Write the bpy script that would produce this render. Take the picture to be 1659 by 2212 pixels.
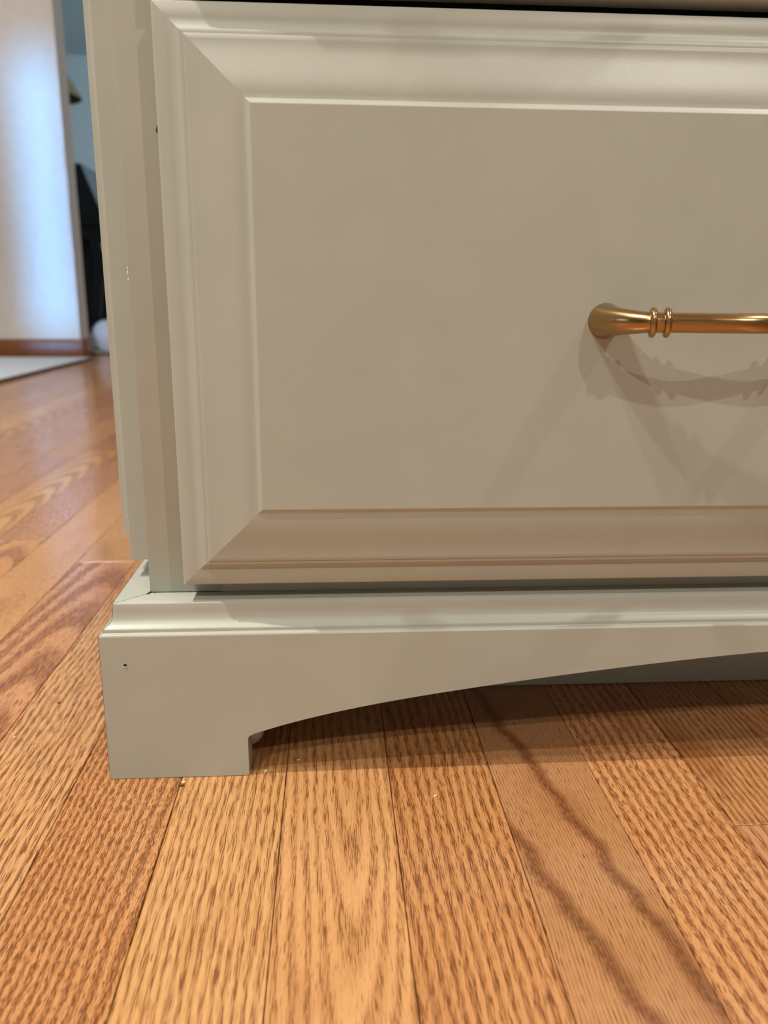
import bpy, bmesh, math, random
from mathutils import Vector, Matrix
random.seed(7)
SC = bpy.context.scene
COL = SC.collection
for o in list(bpy.data.objects):
    bpy.data.objects.remove(o)

# ------------------------------------------------------------------ camera
CAM_P = Vector((0.12277, -0.40333, 0.2555))
pitch, yaw, roll = math.radians(14.5713), math.radians(3.7748), math.radians(-0.4221)
fwd = Vector((math.sin(yaw)*math.cos(pitch), math.cos(yaw)*math.cos(pitch), -math.sin(pitch)))
rgt = Vector((math.cos(yaw), -math.sin(yaw), 0))
dwn = fwd.cross(rgt)
r2 = rgt*math.cos(roll) + dwn*math.sin(roll)
d2 = dwn*math.cos(roll) - rgt*math.sin(roll)
cd = bpy.data.cameras.new('camera')
cam = bpy.data.objects.new('camera', cd)
COL.objects.link(cam)
m = Matrix(((r2.x, -d2.x, -fwd.x, CAM_P.x), (r2.y, -d2.y, -fwd.y, CAM_P.y), (r2.z, -d2.z, -fwd.z, CAM_P.z), (0, 0, 0, 1)))
cam.matrix_world = m
cd.sensor_fit = 'VERTICAL'
cd.sensor_height = 36.0
cd.lens = 1754.0/2212.0*36.0
cd.clip_start = 0.01
cd.dof.use_dof = True
cd.dof.focus_distance = 0.415
cd.dof.aperture_fstop = 9.5
SC.camera = cam

# ------------------------------------------------------------------ world, exposure, lamps
SC.view_settings.view_transform = 'Standard'
SC.view_settings.look = 'None'
SC.view_settings.gamma = 1.0
SC.view_settings.use_curve_mapping = False
SC.view_settings.exposure = -0.25
w = bpy.data.worlds.new('world')
SC.world = w
w.use_nodes = True
w.node_tree.nodes['Background'].inputs[0].default_value = (0.55, 0.75, 1.0, 1)
w.node_tree.nodes['Background'].inputs[1].default_value = 0.6

WARM = (1.0, 0.935, 0.86)
CEIL = 2.44
def lamp(name, loc, power, radius, color=WARM, kind='SPOT', rot=(0, 0, 0)):
    l = bpy.data.lights.new(name, kind)
    l.energy = power
    l.color = color
    if kind == 'SPOT':
        l.spot_size = math.radians(126)
        l.spot_blend = 0.25
    if kind in ('SPOT', 'POINT'):
        l.shadow_soft_size = radius
    o = bpy.data.objects.new(name, l)
    o.location = loc
    o.rotation_euler = rot
    COL.objects.link(o)
    return o
# recessed ceiling lamps: x, y, total power, bulbs, beam angle
CANS = [(-0.93, -2.15, 100, 1, 126), (1.46, -2.15, 92, 1, 126), (-0.82, -0.84, 84, 3, 126), (1.57, -0.43, 70, 2, 126),
        (-0.84, -0.17, 200, 1, 126), (1.25, 1.95, 50, 1, 166), (-2.0, 1.7, 82, 1, 166)]  # last two are unseen lamps added to brighten the wall and its end
for cx_, cy_, pw, nb, ang in CANS:
    for i in range(nb):
        off = (i-(nb-1)/2)*0.03
        lo = lamp('recessed_lamp', (cx_+off, cy_+off*0.4, 2.405), pw/nb, 0.022)
        lo.data.spot_size = math.radians(ang)

def area(name, loc, target, sx, sy, power, color, spread):
    l = bpy.data.lights.new(name, 'AREA')
    l.shape = 'RECTANGLE'
    l.size, l.size_y = sx, sy
    l.energy = power
    l.color = color
    l.spread = math.radians(spread)
    o = bpy.data.objects.new(name, l)
    o.location = loc
    o.rotation_euler = (Vector(target)-Vector(loc)).to_track_quat('-Z', 'Y').to_euler()
    COL.objects.link(o)
    return o
DAY = (0.16, 0.50, 1.0)
YF_ = -3.2
area('added_wall_beam', (-1.115, YF_ + .05, .74), (-1.095, 3.42, 0.66), 0.05, 1.15, 1.25, DAY, 3.6)  # narrow blue strip lamp added to tint the wall near its end
area('side_window_daylight', (-3.52, -.55, 1.45), (0.0, .1, .35), 0.9, 1.0, 2.0, (0.50, 0.76, 1.0), 110)
area('far_room_daylight', (2.2, 5.6, 1.5), (-1.4, 7.4, 1.2), 1.0, 1.2, 120, (0.66, 0.86, 1.0), 120)

# ------------------------------------------------------------------ materials
def mat(name, color=(.8, .8, .8), rough=.5, metal=0.0, spec=.5):
    mt = bpy.data.materials.new(name)
    mt.use_nodes = True
    b = mt.node_tree.nodes['Principled BSDF']
    b.inputs['Base Color'].default_value = (*color, 1)
    b.inputs['Roughness'].default_value = rough
    b.inputs['Metallic'].default_value = metal
    b.inputs['Specular IOR Level'].default_value = spec
    return mt
def srgb(r, g, b):
    f = lambda c: (c/255/12.92 if c/255 <= .04045 else ((c/255+.055)/1.055)**2.4)
    return (f(r), f(g), f(b))
class NT:
    """small helper for writing node graphs"""
    def __init__(s, mt):
        s.t = mt.node_tree
        s.b = s.t.nodes['Principled BSDF']
    def n(s, kind, **kw):
        nd = s.t.nodes.new(kind)
        for k, v in kw.items():
            setattr(nd, k, v)
        return nd
    def link(s, a, b):
        s.t.links.new(a, b)
    def inp(s, sock, v):
        if isinstance(v, (int, float)):
            sock.default_value = v
        elif isinstance(v, tuple):
            sock.default_value = v
        else:
            s.link(v, sock)
    def math(s, op, a, b=0.0, c=0.0):
        nd = s.n('ShaderNodeMath', operation=op)
        s.inp(nd.inputs[0], a); s.inp(nd.inputs[1], b); s.inp(nd.inputs[2], c)
        return nd.outputs[0]
    def attr(s, name):
        nd = s.n('ShaderNodeAttribute', attribute_type='OBJECT', attribute_name=name)
        return nd.outputs['Fac']
    def noise(s, vec, scale, detail=2.0, rough=.5):
        nd = s.n('ShaderNodeTexNoise')
        s.link(vec, nd.inputs['Vector'])
        nd.inputs['Scale'].default_value = scale
        nd.inputs['Detail'].default_value = detail
        nd.inputs['Roughness'].default_value = rough
        return nd.outputs['Fac']
    def comb(s, x, y, z):
        nd = s.n('ShaderNodeCombineXYZ')
        s.inp(nd.inputs[0], x); s.inp(nd.inputs[1], y); s.inp(nd.inputs[2], z)
        return nd.outputs[0]
    def smooth(s, v, a, b, lo=0.0, hi=1.0):
        nd = s.n('ShaderNodeMapRange', interpolation_type='SMOOTHSTEP')
        s.inp(nd.inputs['Value'], v)
        s.inp(nd.inputs['From Min'], a); s.inp(nd.inputs['From Max'], b)
        nd.inputs['To Min'].default_value = lo; nd.inputs['To Max'].default_value = hi
        return nd.outputs[0]
    def mix(s, f, a, b, mode='MIX'):
        nd = s.n('ShaderNodeMix', data_type='RGBA', blend_type=mode)
        s.inp(nd.inputs[0], f)
        for sock, v in ((nd.inputs[6], a), (nd.inputs[7], b)):
            if isinstance(v, tuple):
                sock.default_value = (*v, 1) if len(v) == 3 else v
            else:
                s.link(v, sock)
        return nd.outputs[2]
    def bump(s, h, strength, dist):
        nd = s.n('ShaderNodeBump')
        nd.inputs['Strength'].default_value = strength
        nd.inputs['Distance'].default_value = dist
        s.link(h, nd.inputs['Height'])
        return nd.outputs[0]

def oak(name, plank=True, base=None, rough=.26):
    mt = mat(name, (.5, .3, .15), rough)
    g = NT(mt)
    tc = g.n('ShaderNodeTexCoord')
    sep = g.n('ShaderNodeSeparateXYZ')
    g.link(tc.outputs['Object'], sep.inputs[0])
    x, y = sep.outputs[0], sep.outputs[1]
    if plank:
        seed, rx, rz, tilt, gap, pore, pw, streak = [g.attr(k) for k in ('seed', 'ring_x', 'ring_z', 'tilt', 'ring_gap', 'pore', 'pore_width', 'streak')]
        plen = g.attr('pore_freq')
        oi = g.n('ShaderNodeObjectInfo')
        tone = oi.outputs['Color']
    else:
        seed, rx, rz, tilt, gap, pore, pw, streak = 3.1, .2, .04, .02, .004, .5, 1.0, 0.0
        plen = 100.0
        tone = base
    # growth rings cut by the board face
    wob = g.noise(g.comb(g.math('MULTIPLY', x, 14.0), g.math('MULTIPLY', y, 5.0), seed), 1.0, 3.0)
    wob2 = g.noise(g.comb(g.math('MULTIPLY', x, 120.0), g.math('MULTIPLY', y, 22.0), seed), 1.0, 2.0)
    wx = g.math('ADD', g.math('MULTIPLY', g.math('SUBTRACT', wob, .5), .016), g.math('MULTIPLY', g.math('SUBTRACT', wob2, .5), .0022))
    u = g.math('ADD', g.math('SUBTRACT', x, rx), wx)
    v = g.math('ADD', rz, g.math('MULTIPLY', y, tilt))
    r = g.math('SQRT', g.math('ADD', g.math('MULTIPLY', u, u), g.math('MULTIPLY', v, v)))
    ph = g.math('FRACT', g.math('DIVIDE', r, gap))
    band = g.math('MULTIPLY', g.smooth(ph, 0.0, .25), g.smooth(ph, .85, .45))      # porous early wood
    # pores: short dashes along the board
    py = g.math('ADD', y, g.math('MULTIPLY', wob2, .004))
    pn = g.noise(g.comb(g.math('DIVIDE', g.math('MULTIPLY', x, 3500.0), pw), g.math('MULTIPLY', py, plen), seed), 1.0, 1.0)
    thr = g.math('SUBTRACT', .715, g.math('ADD', g.math('MULTIPLY', band, .14), g.math('MULTIPLY', pore, .16)))
    pores = g.smooth(pn, thr, g.math('ADD', thr, .07))
    fine = g.noise(g.comb(g.math('MULTIPLY', x, 2600.0), g.math('MULTIPLY', y, 120.0), seed), 1.0, 1.0)
    blot = g.noise(g.comb(g.math('MULTIPLY', x, 32.0), g.math('MULTIPLY', y, 9.0), g.math('ADD', seed, 5.0)), 1.0, 3.0)
    col = g.mix(g.math('MULTIPLY', g.smooth(fine, .35, .75), .40), tone, g.mix(1.0, tone, (.62, .50, .40), 'MULTIPLY'))
    col = g.mix(g.math('MULTIPLY', band, .45), col, g.mix(1.0, tone, (.66, .52, .40), 'MULTIPLY'))
    col = g.mix(g.math('MULTIPLY', g.smooth(blot, .50, .78), .75), col, g.mix(1.0, tone, (.62, .46, .34), 'MULTIPLY'))
    # two dark mineral streaks that run across one board
    sn = g.noise(g.comb(seed, g.math('MULTIPLY', y, 45.0), 2.0), 1.0, 2.0)
    snf = g.noise(g.comb(g.math('MULTIPLY', x, 900.0), g.math('MULTIPLY', y, 260.0), 2.0), 1.0, 2.0)
    tot = None
    for a, b, wd in ((-.022, -.19, .0031), (-.068, -.254, .0034)):
        cxs = g.math('ADD', g.math('ADD', a, g.math('MULTIPLY', y, b)), g.math('MULTIPLY', g.math('SUBTRACT', sn, .5), .012))
        dd = g.math('ABSOLUTE', g.math('ADD', g.math('SUBTRACT', x, cxs), g.math('MULTIPLY', g.math('SUBTRACT', snf, .5), .003)))
        s1 = g.smooth(dd, wd*2.1, wd*.15)
        tot = s1 if tot is None else g.math('MAXIMUM', tot, s1)
    col = g.mix(g.math('MULTIPLY', g.math('MULTIPLY', tot, streak), g.smooth(snf, .25, .7, .55, 1.0)), col, g.mix(1.0, tone, (.33, .22, .15), 'MULTIPLY'))
    col = g.mix(g.math('MULTIPLY', pores, .85), col, g.mix(1.0, tone, (.24, .145, .085), 'MULTIPLY'))
    g.link(col, g.b.inputs['Base Color'])
    rn = g.smooth(blot, .2, .8, rough-.03, rough+.07)
    g.link(g.math('ADD', rn, g.math('MULTIPLY', pores, .12)), g.b.inputs['Roughness'])
    g.link(g.bump(g.math('SUBTRACT', 0.0, g.math('ADD', pores, g.math('MULTIPLY', blot, .4))), .28, .00010), g.b.inputs['Normal'])
    return mt

M_PLANK = oak('oak_plank', rough=.11)
M_PLANK.node_tree.nodes['Principled BSDF'].inputs['Specular IOR Level'].default_value = .75
M_OAKTRIM = oak('oak_trim', False, srgb(150, 98, 56), .3)
M_SUB = oak('oak_subfloor', False, srgb(146, 102, 64), .4)

def paint(name, color, rough, bumpiness=.06):
    mt = mat(name, color, rough)
    g = NT(mt)
    tc = g.n('ShaderNodeTexCoord')
    n1 = g.noise(tc.outputs['Object'], 900.0, 2.0)
    n2 = g.noise(tc.outputs['Object'], 26.0, 3.0)
    col = g.mix(g.smooth(n2, .3, .7), tuple(c*.975 for c in color), tuple(min(1, c*1.02) for c in color))
    g.link(col, g.b.inputs['Base Color'])
    g.link(g.bump(n1, bumpiness, .0006), g.b.inputs['Normal'])
    return mt
M_PAINT = paint('cabinet_paint', (.435, .456, .388), .36)
M_DARK = mat('nail_shadow_and_drip', srgb(40, 34, 28), .9)  # shade of the nail hole as colour, also used for drip and tears
M_TOP = mat('stone_top', (.6, .6, .58), .2)
M_WALL = paint('wall_paint', (.74, .735, .70), .7, .1)
M_KIT = paint('kitchen_wall_paint', (.34, .315, .27), .7, .1)
M_TEAL = paint('teal_wall_paint', (.40, .43, .44), .7, .1)
M_CEIL = paint('ceiling_paint', (.78, .77, .74), .8, .1)
M_CEIL2 = paint('far_ceiling_paint', (.34, .42, .42), .8, .1)
M_PLASTIC = mat('white_plastic', (.80, .74, .74), .4)
M_WHITE = mat('white_gloss', (.93, .94, .95), .3)
M_BLACK = mat('black_lacquer', (.006, .007, .010), .22)
M_LENS = mat('lamp_lens', (1, 1, 1), .4)
M_LENS.node_tree.nodes['Principled BSDF'].inputs['Emission Color'].default_value = (*WARM, 1)
M_LENS.node_tree.nodes['Principled BSDF'].inputs['Emission Strength'].default_value = 9.0
M_GLASS = mat('window_pane', (.9, .95, 1), .02)
M_GLASS.node_tree.nodes['Principled BSDF'].inputs['Emission Color'].default_value = (*DAY, 1)
M_GLASS.node_tree.nodes['Principled BSDF'].inputs['Emission Strength'].default_value = 0.3
M_CHIP = mat('pale_wood_chip', srgb(240, 222, 170), .6)
M_CHIPD = mat('dark_wood_chip', srgb(92, 66, 40), .6)

def brass():
    mt = mat('brushed_brass', srgb(178, 146, 100), .22, 1.0)
    g = NT(mt)
    tc = g.n('ShaderNodeTexCoord')
    sep = g.n('ShaderNodeSeparateXYZ')
    g.link(tc.outputs['Object'], sep.inputs[0])
    n1 = g.noise(g.comb(g.math('MULTIPLY', sep.outputs[0], 150.0), g.math('MULTIPLY', sep.outputs[1], 2500.0), g.math('MULTIPLY', sep.outputs[2], 2500.0)), 1.0, 2.0)
    g.link(g.smooth(n1, .2, .8, .19, .25), g.b.inputs['Roughness'])
    g.link(g.bump(n1, .02, .0002), g.b.inputs['Normal'])
    return mt
M_BRASS = brass()

def shade_mat():
    mt = mat('lamp_shade_fabric', srgb(120, 104, 78), .9)
    g = NT(mt)
    tc = g.n('ShaderNodeTexCoord')
    n1 = g.noise(tc.outputs['Object'], 300.0, 2.0)
    g.link(g.mix(n1, srgb(96, 82, 60), srgb(140, 122, 92)), g.b.inputs['Base Color'])
    return mt
M_SHADE = shade_mat()

def rug_mat():
    mt = mat('rug_pile', (.6, .62, .64), .95)
    g = NT(mt)
    tc = g.n('ShaderNodeTexCoord')
    n1 = g.noise(tc.outputs['Object'], 260.0, 3.0)
    n2 = g.noise(tc.outputs['Object'], 18.0, 3.0)
    c = g.mix(g.smooth(n1, .35, .65), (.56, .66, .78), (.80, .88, .95))
    g.link(g.mix(g.math('MULTIPLY', n2, .3), c, (.60, .68, .78)), g.b.inputs['Base Color'])
    g.link(g.bump(n1, .8, .004), g.b.inputs['Normal'])
    return mt
M_RUG = rug_mat()
M_RUGEDGE = mat('rug_binding', srgb(96, 92, 84), .9)

# ------------------------------------------------------------------ mesh helpers
def link(name, me, mt, parent=None):
    if mt is not None and not me.materials:
        me.materials.append(mt)
    o = bpy.data.objects.new(name, me)
    COL.objects.link(o)
    if parent is not None:
        o.parent = parent
    return o
def mesh_of(bm, name, smooth=None):
    bmesh.ops.recalc_face_normals(bm, faces=bm.faces)
    me = bpy.data.meshes.new(name)
    bm.to_mesh(me)
    bm.free()
    if smooth is not None:
        me.shade_smooth()
        me.set_sharp_from_angle(angle=math.radians(smooth))
    return me
def obj(name, bm, mt, parent=None, smooth=None):
    return link(name, mesh_of(bm, name, smooth), mt, parent)
def tag(o, label=None, cat=None, group=None, kind=None):
    if label: o['label'] = label
    if cat: o['category'] = cat
    if group: o['group'] = group
    if kind: o['kind'] = kind
    return o
def empty(name, loc, label, cat, group=None):
    o = bpy.data.objects.new(name, None)
    o.location = loc
    o.empty_display_size = .05
    COL.objects.link(o)
    return tag(o, label, cat, group)
def add_box(bm, x0, x1, y0, y1, z0, z1, bev=0.0, seg=2):
    vs = [bm.verts.new((x, y, z)) for x in (x0, x1) for y in (y0, y1) for z in (z0, z1)]
    fs = []
    for idx in ((0, 1, 3, 2), (4, 6, 7, 5), (0, 4, 5, 1), (2, 3, 7, 6), (0, 2, 6, 4), (1, 5, 7, 3)):
        fs.append(bm.faces.new([vs[i] for i in idx]))
    if bev > 0:
        es = list({e for f in fs for e in f.edges})
        bmesh.ops.bevel(bm, geom=es, offset=bev, segments=seg, affect='EDGES', profile=.5)
def box(name, x0, x1, y0, y1, z0, z1, mt, parent=None, bev=0.0, seg=2):
    bm = bmesh.new()
    add_box(bm, x0, x1, y0, y1, z0, z1, bev, seg)
    return obj(name, bm, mt, parent, 40 if bev else None)
def add_tube(bm, path, radii, sides=24, caps=True):
    """a round tube along a list of points"""
    n = len(path)
    rings = []
    prev = None
    for i, p in enumerate(path):
        t = (Vector(path[min(i+1, n-1)])-Vector(path[max(i-1, 0)])).normalized()
        ref = Vector((0, 0, 1)) if abs(t.z) < .95 else Vector((1, 0, 0))
        if prev is not None:
            a = (prev-t*prev.dot(t)).normalized()
        else:
            a = (ref-t*ref.dot(t)).normalized()
        prev = a
        b = t.cross(a)
        rings.append([bm.verts.new(Vector(p)+(a*math.cos(k*2*math.pi/sides)+b*math.sin(k*2*math.pi/sides))*radii[i]) for k in range(sides)])
    for i in range(n-1):
        for k in range(sides):
            bm.faces.new((rings[i][k], rings[i][(k+1) % sides], rings[i+1][(k+1) % sides], rings[i+1][k]))
    if caps:
        bm.faces.new(rings[0][::-1])
        bm.faces.new(rings[-1])
def add_lathe(bm, prof, c, sides=32, axis='Z'):
    rings = []
    for r, h in prof:
        ring = []
        for k in range(sides):
            a = k*2*math.pi/sides
            ring.append(bm.verts.new((c[0]+r*math.cos(a), c[1]+r*math.sin(a), c[2]+h) if axis == 'Z' else (c[0]+h, c[1]+r*math.cos(a), c[2]+r*math.sin(a))))
        rings.append(ring)
    for i in range(len(rings)-1):
        for k in range(sides):
            bm.faces.new((rings[i][k], rings[i][(k+1) % sides], rings[i+1][(k+1) % sides], rings[i+1][k]))
    bm.faces.new(rings[0][::-1])
    bm.faces.new(rings[-1])
def catmull(pts, n=8):
    out = []
    P = [pts[0]]+list(pts)+[pts[-1]]
    for i in range(1, len(P)-2):
        for k in range(n):
            t = k/n
            out.append(tuple(.5*((2*P[i][j])+(-P[i-1][j]+P[i+1][j])*t+(2*P[i-1][j]-5*P[i][j]+4*P[i+1][j]-P[i+2][j])*t*t+(-P[i-1][j]+3*P[i][j]-3*P[i+1][j]+P[i+2][j])*t**3) for j in range(len(pts[0]))))
    out.append(tuple(pts[-1]))
    return out

# ------------------------------------------------------------------ the room shell
def struct(name, bm_or_obj, mt=None, parent=None, smooth=None):
    o = obj(name, bm_or_obj, mt, parent, smooth) if isinstance(bm_or_obj, bmesh.types.BMesh) else bm_or_obj
    if parent is None:
        o['kind'] = 'structure'
    return o
XL, XR, YF, YW, YW2, YB = -3.6, 2.6, -3.2, 3.4157, 3.545, 8.1
floor = struct('floor', box('floor', XL-.2, XR+.2, YF-.2, YB+.2, -.06, -.0015, M_SUB))
tag(floor, 'strip oak floor of narrow orange-brown boards')
WEND = -1.002
def wall(name, x0, x1, y0, y1, z0, z1, mt):
    return struct(name, box(name, x0, x1, y0, y1, z0, z1, mt))
wall('wall_front', XL-.1, WEND, YW, YW2, 0, CEIL, M_WALL)
wall('wall_front_header', WEND, .25, YW, YW2, 2.1, CEIL, M_WALL)
wall('wall_front_far', .25, XR+.1, YW, YW2, 0, CEIL, M_WALL)
wall('wall_far_left', XL-.12, XL, YW2, YB, 0, CEIL, M_TEAL)
wall('wall_far_back', XL-.12, XR+.12, YB, YB+.12, 0, CEIL, M_TEAL)
bm = bmesh.new()
for (a, b, c, d) in ((XL-.12, -1.6, 0, CEIL), (-.74, XR+.12, 0, CEIL), (-1.6, -.74, 0, .1), (-1.6, -.74, 2.1, CEIL)):
    add_box(bm, a, b, YF-.12, YF, c, d)
struct('wall_behind', bm, M_KIT)
def wall_with_hole(name, ya, yb, ha, hb, za, zb, mt, xa=None):
    bm = bmesh.new()
    xa = XR if xa is None else xa
    for (y0, y1, z0, z1) in ((ya, ha, 0, CEIL), (hb, yb, 0, CEIL), (ha, hb, 0, za), (ha, hb, zb, CEIL)):
        add_box(bm, xa, xa+.12, y0, y1, z0, z1)
    return struct(name, bm, mt)
wall_with_hole('wall_left', YF, YW, -1.05, -.05, .9, 2.0, M_KIT, XL-.12)
wall('wall_right', XR, XR+.12, YF, YW, 0, CEIL, M_KIT)
wall_with_hole('wall_far_right', YW2, YB, 5.0, 6.2, .85, 2.1, M_TEAL)
box('ceiling', XL-.12, XR+.12, YF-.12, YW2, CEIL, CEIL+.1, M_CEIL)['kind'] = 'structure'
c2 = box('ceiling_far', XL-.12, XR+.12, YW2, YB+.12, CEIL, CEIL+.1, M_CEIL2)
c2['kind'] = 'structure'
def window(name, xf, w0, w1, z0, z1):
    """sash window in a wall opening; xf(a, d) gives x, y for a distance a along the wall and depth d into it"""
    t = .05
    def b4(bm, a0, a1, d0, d1, c0, c1, bev):
        (xa, ya), (xb, yb) = xf(a0, d0), xf(a1, d1)
        add_box(bm, min(xa, xb), max(xa, xb), min(ya, yb), max(ya, yb), c0, c1, bev, 1)
    bm = bmesh.new()
    zm = (z0+z1)/2
    for (a, b, c, d) in ((w0, w0+t, z0, z1), (w1-t, w1, z0, z1), (w0+t, w1-t, z0, z0+t), (w0+t, w1-t, z1-t, z1), (w0+t, w1-t, zm-.02, zm+.02)):
        b4(bm, a, b, .02, .10, c, d, .004)
    f = struct(name, bm, M_WHITE, None, 40)
    for za, zb in ((z0+t, zm-.02), (zm+.02, z1-t)):
        bm = bmesh.new()
        b4(bm, w0+t, w1-t, .055, .061, za, zb, 0)
        obj('window_pane', bm, M_GLASS, f)
    return f
window('added_window', lambda a, d: (a, YF-d), -1.6, -.74, .1, 2.1)  # unseen window added to go with the blue wall beam
window('window_3', lambda a, d: (XL-d, a), -1.05, -.05, .9, 2.0)
window('window_2', lambda a, d: (XR+d, a), 5.0, 6.2, .85, 2.1)
# oak baseboard along the far wall and around its end
bm = bmesh.new()
add_box(bm, XL, WEND+.013, YW-.013, YW, 0, .079, .003, 2)
struct('baseboard_front', bm, M_OAKTRIM, None, 40)
bm = bmesh.new()
add_box(bm, WEND, WEND+.013, YW, YW2+.013, 0, .079, .003, 2)
struct('baseboard_end', bm, M_OAKTRIM, None, 40)
bm = bmesh.new()
add_box(bm, XL, XR, YB-.013, YB, 0, .079, .003, 2)
struct('baseboard_back', bm, M_OAKTRIM, None, 40)

# ------------------------------------------------------------------ oak floor planks
PW = .0572
X0 = .0959
GAP = .0003
TONES = {
    'light': (224, 170, 112), 'pale': (228, 176, 114), 'pink': (214, 158, 112), 'dark': (220, 160, 102), 'mid': (212, 154, 98), 'red': (176, 106, 66), 'gold': (220, 168, 106)}
def plank(row, y0, y1, tone, rx, rz, tilt, gap, pore, pw, streak=0.0, seed=None):
    freq = {-2: 185.0, 3: 150.0, -1: 85.0, 1: 105.0}.get(row, random.uniform(85, 125))
    xc = X0+PW*(row+.5)
    yc = (y0+y1)/2
    hw, hl = PW/2-GAP/2-random.uniform(0, .00012), (y1-y0)/2-.00025
    e, t = .00035, .012
    dz = random.uniform(-.00008, .00008)
    v = []
    for z, k in ((-t, 0), (-e, 0), (0, e)):
        v += [(-hw+k, -hl+k, z+dz), (hw-k, -hl+k, z+dz), (hw-k, hl-k, z+dz), (-hw+k, hl-k, z+dz)]
    f = [(8, 9, 10, 11)]
    for a in (0, 4):
        for k in range(4):
            f.append((a+k, a+(k+1) % 4, a+4+(k+1) % 4, a+4+k))
    me = bpy.data.meshes.new('plank')
    me.from_pydata(v, [], f)
    me.update()
    o = link('plank', me, M_PLANK, floor)
    o.location = (xc, yc, 0)
    c = srgb(*TONES[tone]) if isinstance(tone, str) else srgb(*tone)
    j = random.uniform(.95, 1.04)*.85
    o.color = (c[0]*j, c[1]*j, c[2]*j, 1)
    o['seed'] = float(seed if seed is not None else random.uniform(0, 60))
    o['ring_x'], o['ring_z'], o['tilt'], o['ring_gap'] = float(rx), float(rz), float(tilt), float(gap)
    o['pore'], o['pore_width'], o['streak'] = float(pore), float(pw), float(streak)
    o['pore_freq'] = freq
    return o
# the boards in front of the cabinet, one by one (tone, ring_x, ring_z, tilt, ring_gap, pore, pore_width)
NEAR = {
    -5: [(-.75, 2.1, 'light', .10, .03, .02, .0030, .35, 1.0)],
    -4: [(-.65, .3893, (220, 160, 112), .017, .012, .085, .0082, .95, 1.1), (.3893, 1.35, 'gold', .12, .03, .02, .0026, .45, .8)],
    -3: [(-.80, .92, (226, 174, 118), .16, .02, .03, .0042, .75, 1.7)],
    -2: [(-.72, 1.15, 'dark', .05, .05, .03, .0034, 1.0, 1.25)],
    -1: [(-.85, .80, 'pale', .20, .02, .03, .0040, .60, 1.2)],
    0: [(-.66, .98, 'light', .004, .012, .085, .0052, .42, 1.0)],
    1: [(-.78, .86, 'mid', -.045, .030, .06, .0046, .72, 1.35)],
    2: [(-.70, .90, (202, 150, 102), .30, .03, .01, .0016, .15, .7, 1.0)],
    3: [(-.82, .84, (224, 164, 108), -.08, .035, .05, .0050, .80, 1.5)],
    4: [(-.9, -.0578, 'pink', .02, .02, .06, .0040, .4, 1.0), (-.0578, .9, (212, 156, 102), .10, .03, .04, .0040, .70, 1.2)],
    5: [(-.7, .0690, 'mid', -.09, .03, .05, .0040, .5, 1.1), (.0690, .9, 'gold', .05, .03, .05, .0050, .5, 1.0)],
    6: [(-.8, .9, 'gold', .09, .03, .05, .0045, .5, 1.0)],
    7: [(-.6, .9, 'mid', .09, .03, .05, .0045, .5, 1.0)],
}
def random_board(row, a, b):
    tone = random.choice(['light', 'pale', 'pink', 'mid', 'gold', 'mid', 'pink', 'dark'])
    flat = random.random() < .45
    plank(row, a, b, tone, random.uniform(-.02, .02) if flat else random.uniform(.06, .22)*random.choice((-1, 1)),
          random.uniform(.012, .03), random.uniform(.05, .09) if flat else random.uniform(.01, .04), random.uniform(.003, .007), random.uniform(.2, .8), random.uniform(.8, 1.5))
for row in range(-33, 8):
    if row in NEAR:
        for p in NEAR[row]:
            plank(row, *p)
        random_board(row, -1.45, NEAR[row][0][0])
        y = NEAR[row][-1][1]
    else:
        y = -1.35+random.uniform(0, .6)
    lim = 4.3 if row < 0 else .9
    while y < lim:
        b = y+random.uniform(.55, 1.35)
        random_board(row, y, b)
        y = b

# ------------------------------------------------------------------ the cabinet
CXM = .457                                        # middle of the cabinet
BX0, BX1 = 0.0, 2*CXM
SX0, SX1 = .0228, 2*CXM-.0228                     # face frame
SY = .0235                                        # face frame plane
CTOP = .868
cab = empty('base_cabinet', (CXM, .3, 0), 'greige painted base cabinet with raised-panel drawers on an arched furniture base', 'cabinet')
def part(name, bm, mt=M_PAINT, smooth=None, parent=None):
    o = obj(name, bm, mt, None, smooth)
    p = parent or cab
    o.parent = p
    o.matrix_parent_inverse = Matrix.Translation(-Vector(cab.location))
    return o
# carcass
bm = bmesh.new()
add_box(bm, SX0, SX0+.018, .0425, .612, .0895, CTOP)
add_box(bm, SX1-.018, SX1, .0425, .612, .0895, CTOP)
add_box(bm, SX0+.018, SX1-.018, .0425, .612, .0895, .1075)
add_box(bm, SX0+.018, SX1-.018, .600, .612, .1075, CTOP)
part('carcass', bm)
# the rails let into the stiles, the joint filled and painted over
def framebox(name, x0, x1, z0, z1):
    bm = bmesh.new()
    add_box(bm, x0, x1, SY, .0425, z0, z1, .0007 if name == 'stile' else 0, 2)
    return part(name, bm, M_PAINT, 40)
DZ = [(.1097, .3842), (.3912, .6655), (.6722, .8480)]      # three drawers
framebox('stile', SX0, SX0+.040, .0999, CTOP)
framebox('stile', SX1-.040, SX1, .0999, CTOP)
for z0, z1 in ((.0999, .1180), (.834, CTOP)):
    framebox('rail', SX0+.0393, SX1-.0393, z0, z1)

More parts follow.
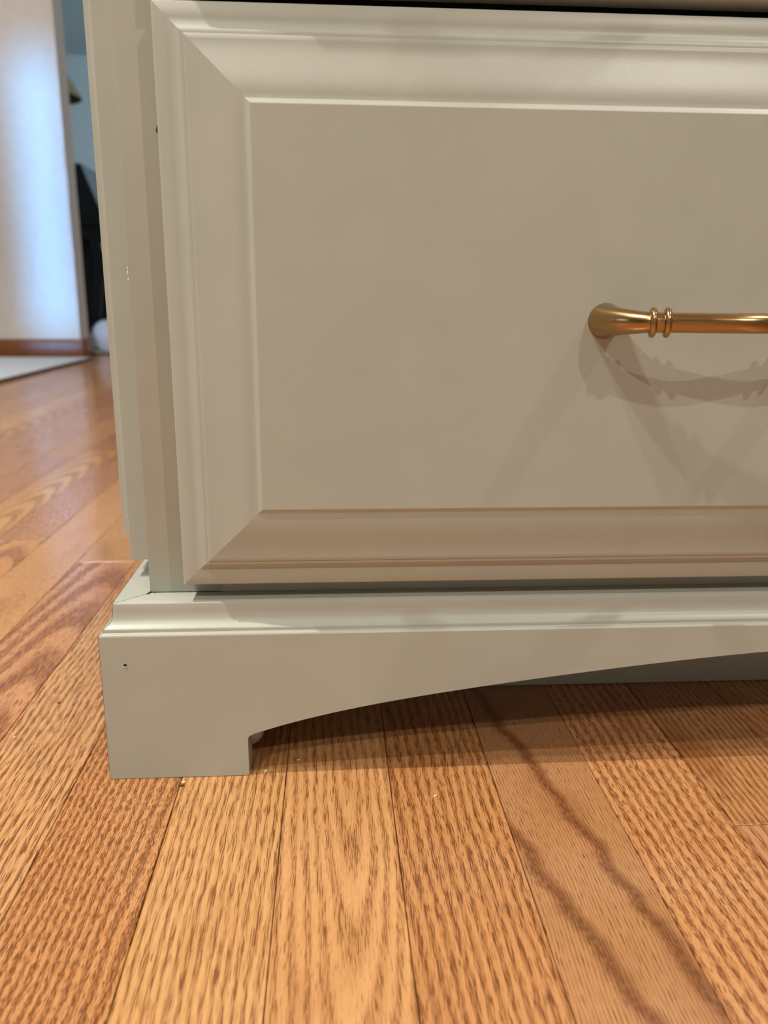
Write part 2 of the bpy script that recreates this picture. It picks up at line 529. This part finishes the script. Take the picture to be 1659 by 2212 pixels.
# raised-panel front: profile as (distance in from the edge, height above the lip)
def scurve(t):
    return t*t*(3-2*t)
def profile(cove, step, ogee, step2):
    p = [(0.0, -.0085), (0.0, -.0009), (.0003, -.0003), (.0009, 0.0), (.0066, 0.0)]
    for k in range(1, 6):                          # cove that sweeps up to a bead
        t = k/6
        p.append((.0066+.0060*t, cove*(1-math.sqrt(1-t*t))))
    p += [(.0122, cove*.80), (.0126, cove*.97), (.0130, cove), (.0142, cove)]
    h = cove
    p += [(.01440, h+step*.8), (.01465, h+step)]
    h += step
    for k in range(1, 13):
        t = k/12
        p.append((.01465+.0242*t, h+ogee*(.10*t+.90*scurve(min(1, t*1.04)))))
    h += ogee
    p += [(.0410, h), (.0413, h+step2*.08), (.0431, h+step2*.90), (.0434, h+step2*.98), (.0438, h+step2)]
    return p
def panel_front(bm, w, h, prof):
    """front in local coordinates: x 0..w, z 0..h, out = -y from the lip plane"""
    def loop(d, o):
        return [(d, -o, d), (w-d, -o, d), (w-d, -o, h-d), (d, -o, h-d)]
    for s in range(4):                             # each side strip has its own vertices, so the mitres stay crisp
        prev = None
        for d, o in prof:
            L = loop(d, o)
            a, b = bm.verts.new(L[s]), bm.verts.new(L[(s+1) % 4])
            if prev:
                bm.faces.new((prev[0], prev[1], b, a))
            prev = (a, b)
    bm.faces.new([bm.verts.new(p) for p in loop(*prof[-1])])
    bm.faces.new([bm.verts.new(p) for p in loop(*prof[0])][::-1])
def finish_panel(bm, xf):
    me = bpy.data.meshes.new('panel')
    for f in bm.faces:
        f.normal_update()
    bm.to_mesh(me)
    bm.free()
    me.transform(xf)
    me.shade_smooth()
    me.set_sharp_from_angle(angle=math.radians(38))
    return me
LIPY, COVE, STEP, OGEE, STEP2 = .0072, .0042, .0008, .0046, .0021
FIELDY = LIPY-(COVE+STEP+OGEE+STEP2)
DX0, DX1 = .0443, 2*CXM-.0443
PROF = profile(COVE, STEP, OGEE, STEP2)
PROF[0] = (0.0, -(SY-LIPY-.0008))
# handle, modelled once around x = 0 with the drawer face at y = 0
HW = .0552
half = [(-HW, .0015, .0088), (-HW, -.0005, .0086), (-HW+.0001, -.0035, .0080), (-HW+.0006, -.0075, .0072), (-HW+.0020, -.0125, .0064), (-HW+.0045, -.0172, .0058),
        (-HW+.0078, -.0215, .0052), (-HW+.0118, -.0250, .00475), (-HW+.0160, -.0270, .0046), (-HW+.0215, -.0286, .0045), (-HW+.030, -.0307, .0045), (-HW+.040, -.0330, .0045), (0.0, -.0348, .0045)]
full = half+[(-a, b, c) for a, b, c in half[:-1][::-1]]
sm = catmull(full, 6)
bm = bmesh.new()
add_tube(bm, [(a, b, 0) for a, b, c in sm], [c for a, b, c in sm], 32)
ME_HANDLE = mesh_of(bm, 'drawer_handle', 50)
ME_HANDLE.materials.append(M_BRASS)
def ring_mesh():
    bm = bmesh.new()
    pr = []
    for k in range(13):
        a = math.pi*k/12
        pr.append((.00535+.00150*math.sin(a), -.00150*math.cos(a)))
    pr = [(.0043, -.0016)]+pr+[(.0043, .0016)]
    add_lathe(bm, pr, (0, 0, 0), 32, 'X')
    me = mesh_of(bm, 'handle_ring', 60)
    me.materials.append(M_BRASS)
    return me
ME_RING = ring_mesh()
def put(name, me, parent, loc, rz=0):
    o = bpy.data.objects.new(name, me)
    COL.objects.link(o)
    o.parent = parent
    if parent is cab:                              # the cabinet's parts keep world coordinates
        o.matrix_parent_inverse = Matrix.Translation(-Vector(cab.location))
    o.location = loc
    o.rotation_euler = (0, 0, rz)
    return o
def handle(drawer, xc, zc):
    h = put('drawer_handle', ME_HANDLE, drawer, (xc, FIELDY, zc))
    h['label'] = 'brushed brass bow pull with flared feet'
    for s in (-1, 1):
        for d in (.0133, .0192):
            x = -HW+d
            y = -.0261 if d < .015 else -.0281
            put('handle_ring', ME_RING, drawer, (xc+s*x, FIELDY+y, zc), -s*math.radians(14))
for i, (z0, z1) in enumerate(DZ):
    bm = bmesh.new()
    panel_front(bm, DX1-DX0, z1-z0, PROF)
    me = finish_panel(bm, Matrix.Translation((DX0, LIPY, z0)))
    me.materials.append(M_PAINT)
    d = put('drawer_front', me, cab, (0, 0, 0))
    zc = .2468 if i == 0 else (z0+z1)/2
    for xc in (.3118, 2*CXM-.3118):
        handle(d, xc, zc)
# decorative raised panel applied to the left side of the cabinet
bm = bmesh.new()
sp = profile(.0058, .0008, .0040, .0010)
sp[0] = (0.0, -.0160)
panel_front(bm, .505, .738, sp)
me = finish_panel(bm, Matrix(((0, 1, 0, .0067), (-1, 0, 0, .050+.505), (0, 0, 1, .1105), (0, 0, 0, 1))))
me.materials.append(M_PAINT)
put('side_panel', me, cab, (0, 0, 0))
bm = bmesh.new()
panel_front(bm, .505, .738, sp)
me = finish_panel(bm, Matrix(((0, -1, 0, 2*CXM-.0067), (1, 0, 0, .050), (0, 0, 1, .1105), (0, 0, 0, 1))))
me.materials.append(M_PAINT)
put('side_panel', me, cab, (0, 0, 0))

# furniture base: front board with arch, top moulding, mitred to the side boards
BT = .019
def mould(y):                                      # (inset, z) from the face of the board up to the ledge
    return [(0.0, .0838), (.0003, .0845), (.0010, .0849), (.0019, .0852), (.0021, .0855), (.0021, .0869), (.0023, .0873), (.0033, .0879), (.0045, .0889), (.0055, .0901), (.0061, .0914), (.0065, .0932), (.0068, .0960), (.0068, .0992), (.0070, .0997), (.0075, .0999)]
MP = mould(0)
def base_board(L, foot, arch_mid, arch_top, k, ledge):
    """board along local x (0..L), face at y=0, body towards +y; ends mitred at 45 degrees when ledge is given"""
    bm = bmesh.new()
    def A(x):
        t = (x-arch_mid)**2
        return .07164+t*(-.42116+t*(2.18079-t*10.38511)) if k is None else arch_top-k*t
    fr = .0034                                     # small fillet at the top of the foot
    za = A(foot+fr)
    out = [(0, .0003), (foot, .0003), (foot, za-fr*1.1)]
    for t in (.2, .4, .6, .8):
        a = math.pi/2*t
        out.append((foot+fr*(1-math.cos(a)), za-fr*1.1+fr*.95*math.sin(a)))
    n = 52
    for i in range(n+1):
        x = foot+fr+(L-2*foot-2*fr)*i/n
        out.append((x, A(x)))
    for t in (.8, .6, .4, .2):
        a = math.pi/2*t
        out.append((L-foot-fr*(1-math.cos(a)), za-fr*1.1+fr*.95*math.sin(a)))
    out += [(L-foot, za-fr*1.1), (L-foot, .0003), (L, .0003)]
    out = [p for i, p in enumerate(out) if i == 0 or abs(p[0]-out[i-1][0])+abs(p[1]-out[i-1][1]) > 1e-6]
    zt = MP[0][1]
    # triangulated face strips: pair every outline vertex with the top edge
    def mit(x, y):
        return max(y, min(L-y, x))
    for y in (0.0, BT):
        prev = None
        for x, z in out:
            if prev and abs(x-prev[0]) > 1e-7:
                a = [bm.verts.new((mit(prev[0], y), y, prev[1])), bm.verts.new((mit(x, y), y, z)), bm.verts.new((mit(x, y), y, zt)), bm.verts.new((mit(prev[0], y), y, zt))]
                bm.faces.new(a if y == 0 else a[::-1])
            prev = (x, z)
    for i in range(len(out)-1):                    # underside
        (xa, za), (xb, zb) = out[i], out[i+1]
        bm.faces.new([bm.verts.new(p) for p in ((mit(xa, 0), 0, za), (mit(xa, BT), BT, za), (mit(xb, BT), BT, zb), (mit(xb, 0), 0, zb))])
    # moulding strips
    for (ya, za), (yb, zb) in zip(MP[:-1], MP[1:]):
        bm.faces.new([bm.verts.new(p) for p in ((ya, ya, za), (L-ya, ya, za), (L-yb, yb, zb), (yb, yb, zb))])
    ya = MP[-1][0]
    zl = MP[-1][1]
    bm.faces.new([bm.verts.new(p) for p in ((ya, ya, zl), (L-ya, ya, zl), (L-ledge, ledge, zl), (ledge, ledge, zl))])
    # mitre faces
    for e in (0, 1):
        pts = [(0, .0003)]+[(a, z) for a, z in MP]+[(ledge, zl), (ledge, zt), (BT, zt), (BT, .0003)]
        f = [bm.verts.new((a if e == 0 else L-a, a, z)) for a, z in pts]
        bm.faces.new(f if e else f[::-1])
    bmesh.ops.remove_doubles(bm, verts=bm.verts, dist=1e-6)
    return bm
def place_board(name, bm, xf):
    bmesh.ops.recalc_face_normals(bm, faces=bm.faces)
    me = bpy.data.meshes.new(name)
    bm.to_mesh(me)
    bm.free()
    me.transform(xf)
    me.shade_smooth()
    me.set_sharp_from_angle(angle=math.radians(32))
    me.materials.append(M_PAINT)
    return put(name, me, cab, (0, 0, 0))
L0 = 2*CXM
place_board('base_front', base_board(L0, .0755, CXM, None, None, .0232), Matrix.Identity(4))
SL = .62
g_ = .00035                                        # the open mitre joint
bs = base_board(SL, .0755, SL/2, .0640, .62, .0226)
place_board('base_side', bs, Matrix(((0, 1, 0, -g_), (-1, 0, 0, SL+g_), (0, 0, 1, 0), (0, 0, 0, 1))))
bs = base_board(SL, .0755, SL/2, .0640, .62, .0226)
place_board('base_side', bs, Matrix(((0, -1, 0, L0+g_), (1, 0, 0, g_), (0, 0, 1, 0), (0, 0, 0, 1))))
bm = bmesh.new()
add_box(bm, .03, L0-.03, .0996, .1126, .0006, .0890)
part('toe_kick', bm)
# white plastic levelling feet behind the corners of the base
def leveler(x, y):
    bm = bmesh.new()
    add_lathe(bm, [(.0030, .0003), (.0062, .0012), (.0083, .0045), (.0093, .0095), (.0097, .016), (.0098, .021), (.0075, .0225), (.0045, .023), (.0045, .0890)], (x, y, 0), 28)
    o = part('leveler_foot', bm, M_PLASTIC, 50)
    o['label'] = 'white plastic levelling foot'
for x, y in ((.0722, .0365), (L0-.0722, .0365), (.0695, .56), (L0-.0695, .56)):
    leveler(x, y)
# unfilled nail hole near the corner of the base: a shallow torn pit with a raised rim
bm = bmesh.new()
add_lathe(bm, [(.0012, .0), (.0011, -.0003), (.0006, -.00035), (.0001, -.0004)], (0, 0, 0), 14)
me = mesh_of(bm, 'nail_hole', 50)
me.transform(Matrix.Rotation(math.radians(90), 4, 'X'))
me.materials.append(M_DARK)
o = put('nail_hole', me, cab, (.0127, -.00002, .0679))
o.scale = (.80, .25, .62)
o['label'] = 'small dark unfilled nail hole'
bm = bmesh.new()
add_tube(bm, [(.0012*math.cos(a), 0, .0010*math.sin(a)) for a in [math.radians(190+i*16) for i in range(11)]], [.00012+.00016*math.sin(math.pi*i/10) for i in range(11)], 8)
o = part('nail_hole_rim', bm, M_PAINT, 60)
o.location = (.0127+cab.location.x*0, -.0001, .0678)
# splinters at the open mitre corner
bm = bmesh.new()
add_tube(bm, [(.0236, .0236, .1001), (.0222, .0214, .1003), (.0214, .0203, .1001)], [.0003, .0004, .0001], 6)
part('paint_tear', bm, M_DARK, 60)
bm = bmesh.new()
add_tube(bm, [(.0258, .0233, .1001), (.0250, .0222, .1003)], [.0003, .0001], 6)
part('paint_tear', bm, M_DARK, 60)
# dried drip on the edge of the drawer and light paint flecks on the stile, their glints put in as white
bm = bmesh.new()
add_tube(bm, [(.0443, .0150, .3345), (.0434, .0140, .3335), (.0430, .0135, .3318), (.0435, .0130, .3305), (.0443, .0125, .3298)], [.0004, .0006, .0007, .0006, .0003], 8)
o = part('paint_drip', bm, M_DARK, 60)
o['label'] = 'small dark dried drip'
bm = bmesh.new()
for zf, ln in ((.2697, .0012), (.2672, .0022), (.2640, .0016)):
    add_tube(bm, [(.0228, .0236, zf+ln), (.0227, .0235, zf+ln*.5), (.0228, .0236, zf)], [.0001, .00035, .0001], 6)
part('white_glint_fleck', bm, M_WHITE, 60)
# countertop (outside the frame, but it shades the cabinet)
bm = bmesh.new()
add_box(bm, -.012, L0+.012, -.018, .64, CTOP, CTOP+.03, .003, 2)
tag(obj('countertop', bm, M_TOP, None, 40), 'pale stone countertop slab on top of the base cabinet', 'countertop')

# ------------------------------------------------------------------ wood chips on the floor
def chip(x, y, size, dark, label, rz, squash=.45):
    bm = bmesh.new()
    n = 7
    top, bot = [], []
    for k in range(n):
        a = 2*math.pi*k/n
        r = size*random.uniform(.75, 1.1)
        top.append(bm.verts.new((r*math.cos(a)*.8, r*squash*math.sin(a)*.8, size*.42+random.uniform(-.1, .15)*size)))
        bot.append(bm.verts.new((r*math.cos(a), r*squash*math.sin(a), .0001)))
    for k in range(n):
        bm.faces.new((bot[k], bot[(k+1) % n], top[(k+1) % n], top[k]))
    bm.faces.new(top)
    bm.faces.new(bot[::-1])
    o = obj('wood_chip', bm, M_CHIPD if dark else M_CHIP)
    o.location = (x, y, .0001)
    o.rotation_euler = (0, 0, rz)
    return tag(o, label, 'wood chip', 'wood chips on the floor')
chip(.0403, -.0052, .0014, False, 'pale curled wood chip on the board joint just in front of the foot', .2)
chip(.0398, -.0083, .0018, True, 'dark brown wood chip on the board joint, nearest in front of the foot', .3)
chip(.0843, .0032, .0019, False, 'pale wood chip in the light beside the inner side of the foot', .9)
chip(.1022, .0140, .0010, False, 'tiny pale crumb in the shade under the arch, past the second board joint', .1)
chip(.1762, -.0250, .0012, False, 'tiny white crumb on the coarse-grained board right of the middle', .4)
chip(-.0690, .0480, .0011, False, 'tiny pale crumb on the coarse board left of the cabinet foot', .6)
chip(-.0560, .0905, .0013, True, 'small dark speck on the floor board left of the base moulding', .2)

# ------------------------------------------------------------------ things in the distance
# rug in front of the wall
bm = bmesh.new()
add_box(bm, -2.4, -.912, 1.15, 3.235, .0005, .011, .004, 2)
rug = empty('area_rug', (-1.65, 2.2, 0), 'pale grey-white low pile rug with dark bound edge in front of the white wall', 'rug')
o = obj('pile', bm, M_RUG, None, 40)
o.parent = rug
o.matrix_parent_inverse = Matrix.Translation(-Vector(rug.location))
bm = bmesh.new()
add_tube(bm, [(-2.4, 1.15, .006), (-.908, 1.15, .006), (-.904, 2.2, .006), (-.908, 3.235, .006), (-2.4, 3.235, .006)], [.0055]*5, 10)
o = obj('bound_edge', bm, M_RUGEDGE, None, 40)
o.parent = rug
o.matrix_parent_inverse = Matrix.Translation(-Vector(rug.location))
# white ball on a shallow saucer, beyond the doorway
bl = empty('globe', (-.955, 3.70, 0), 'white ball low on the floor just beyond the end of the wall', 'ball')
bm = bmesh.new()
bmesh.ops.create_uvsphere(bm, u_segments=40, v_segments=24, radius=.0755)
o = obj('ball', bm, M_WHITE, bl, 60)
o.location = (0, 0, .0835)
bm = bmesh.new()
add_lathe(bm, [(.060, .0005), (.100, .004), (.115, .009), (.112, .011), (.05, .0085), (.01, .008)], (0, 0, 0), 40)
obj('saucer', bm, M_WHITE, bl, 50)
# black slant-topped desk beyond the doorway
dk = empty('writing_desk', (-1.62, 4.6, 0), 'black slant-topped desk with curved glossy leg standing in the dark far room', 'desk')
def dpart(name, bm, smooth=40):
    o = obj(name, bm, M_BLACK, None, smooth)
    o.parent = dk
    o.matrix_parent_inverse = Matrix.Translation(-Vector(dk.location))
    return o
def slab(prof, y0, y1):
    bm = bmesh.new()
    a = [bm.verts.new((x, y0, z)) for x, z in prof]
    b = [bm.verts.new((x, y1, z)) for x, z in prof]
    bm.faces.new(a)
    bm.faces.new(b[::-1])
    n = len(prof)
    for k in range(n):
        bm.faces.new((a[k], a[(k+1) % n], b[(k+1) % n], b[k]))
    return bm
dpart('slant_case', slab([(-1.90, .70), (-1.90, .992), (-1.271, .992), (-1.194, .785), (-1.16, .70)], 4.6, 5.1))
bm = bmesh.new()
add_box(bm, -1.95, -1.08, 4.56, 5.14, .655, .70, .008, 2)
dpart('table_top', bm)
bm = bmesh.new()
add_box(bm, -1.92, -1.11, 4.59, 5.11, .585, .655, .003, 1)
dpart('apron', bm)
for lx, ly in ((-1.225, 4.63), (-1.225, 5.05), (-1.86, 4.63), (-1.86, 5.05)):
    bm = bmesh.new()
    s = 1 if lx > -1.5 else -1
    pts = catmull([(lx, ly, .60), (lx+.015*s, ly, .52), (lx+.022*s, ly, .44), (lx-.005*s, ly, .30), (lx-.022*s, ly, .16), (lx-.008*s, ly, .05), (lx+.012*s, ly, .004)], 6)
    rad = catmull([(.036,), (.036,), (.030,), (.024,), (.019,), (.018,), (.026,)], 6)
    add_tube(bm, pts, [r[0] for r in rad], 20)
    dpart('leg', bm, 60)
bm = bmesh.new()
add_box(bm, -1.84, -1.14, 5.0, 5.03, .04, .60)
dpart('back_panel', bm, None)
# table lamp on the desk
lp = empty('table_lamp', (-1.505, 4.82, .965+.027), 'table lamp with brown tapered shade standing on black desk in far room', 'lamp')
bm = bmesh.new()
n = 36
pr = [(.205, .382), (.208, .388), (.105, .560), (.103, .560), (.202, .388)]
rings = [[bm.verts.new((r*math.cos(2*math.pi*k/n), r*math.sin(2*math.pi*k/n), h)) for k in range(n)] for r, h in pr]
for i in range(len(pr)-1):
    for k in range(n):
        bm.faces.new((rings[i][k], rings[i][(k+1) % n], rings[i+1][(k+1) % n], rings[i+1][k]))
obj('lamp_shade', bm, M_SHADE, lp, 50)
bm = bmesh.new()
add_lathe(bm, [(.075, .0005), (.075, .012), (.03, .02), (.016, .05), (.045, .11), (.05, .15), (.03, .24), (.010, .30), (.008, .52), (.004, .53)], (0, 0, 0), 28)
obj('lamp_base', bm, M_BLACK, lp, 50)

# ------------------------------------------------------------------ recessed ceiling lights (fixtures, the last two added for the wall)
NMS = ['recessed ceiling light over the room, far left of the cabinet', 'recessed ceiling light over the room, far right of the cabinet', 'recessed ceiling light near the cabinet, on its left', 'recessed ceiling light near the cabinet, on its right', 'recessed ceiling light left of the cabinet, almost in line with its front', 'added unseen ceiling light behind the cabinet, brightening the wall end', 'added unseen ceiling light over the rug, brightening the white wall']
for (cx_, cy_, pw, nb, ang), lb in zip(CANS, NMS):
    e = empty('recessed_light', (cx_, cy_, CEIL), lb, 'ceiling light', 'recessed ceiling lights')
    bm = bmesh.new()
    n = 36
    pr = [(.070, -.0005), (.092, -.0005), (.092, -.006), (.085, -.009), (.072, -.006)]
    rings = [[bm.verts.new((r*math.cos(2*math.pi*k/n), r*math.sin(2*math.pi*k/n), h)) for k in range(n)] for r, h in pr]
    for i in range(len(pr)):
        for k in range(n):
            j = (i+1) % len(pr)
            bm.faces.new((rings[i][k], rings[i][(k+1) % n], rings[j][(k+1) % n], rings[j][k]))
    obj('trim_ring', bm, M_WHITE, e, 40)
    bm = bmesh.new()
    add_lathe(bm, [(.069, -.0045), (.069, -.001), (.01, -.001)], (0, 0, 0), 36)
    obj('lens', bm, M_LENS, e)
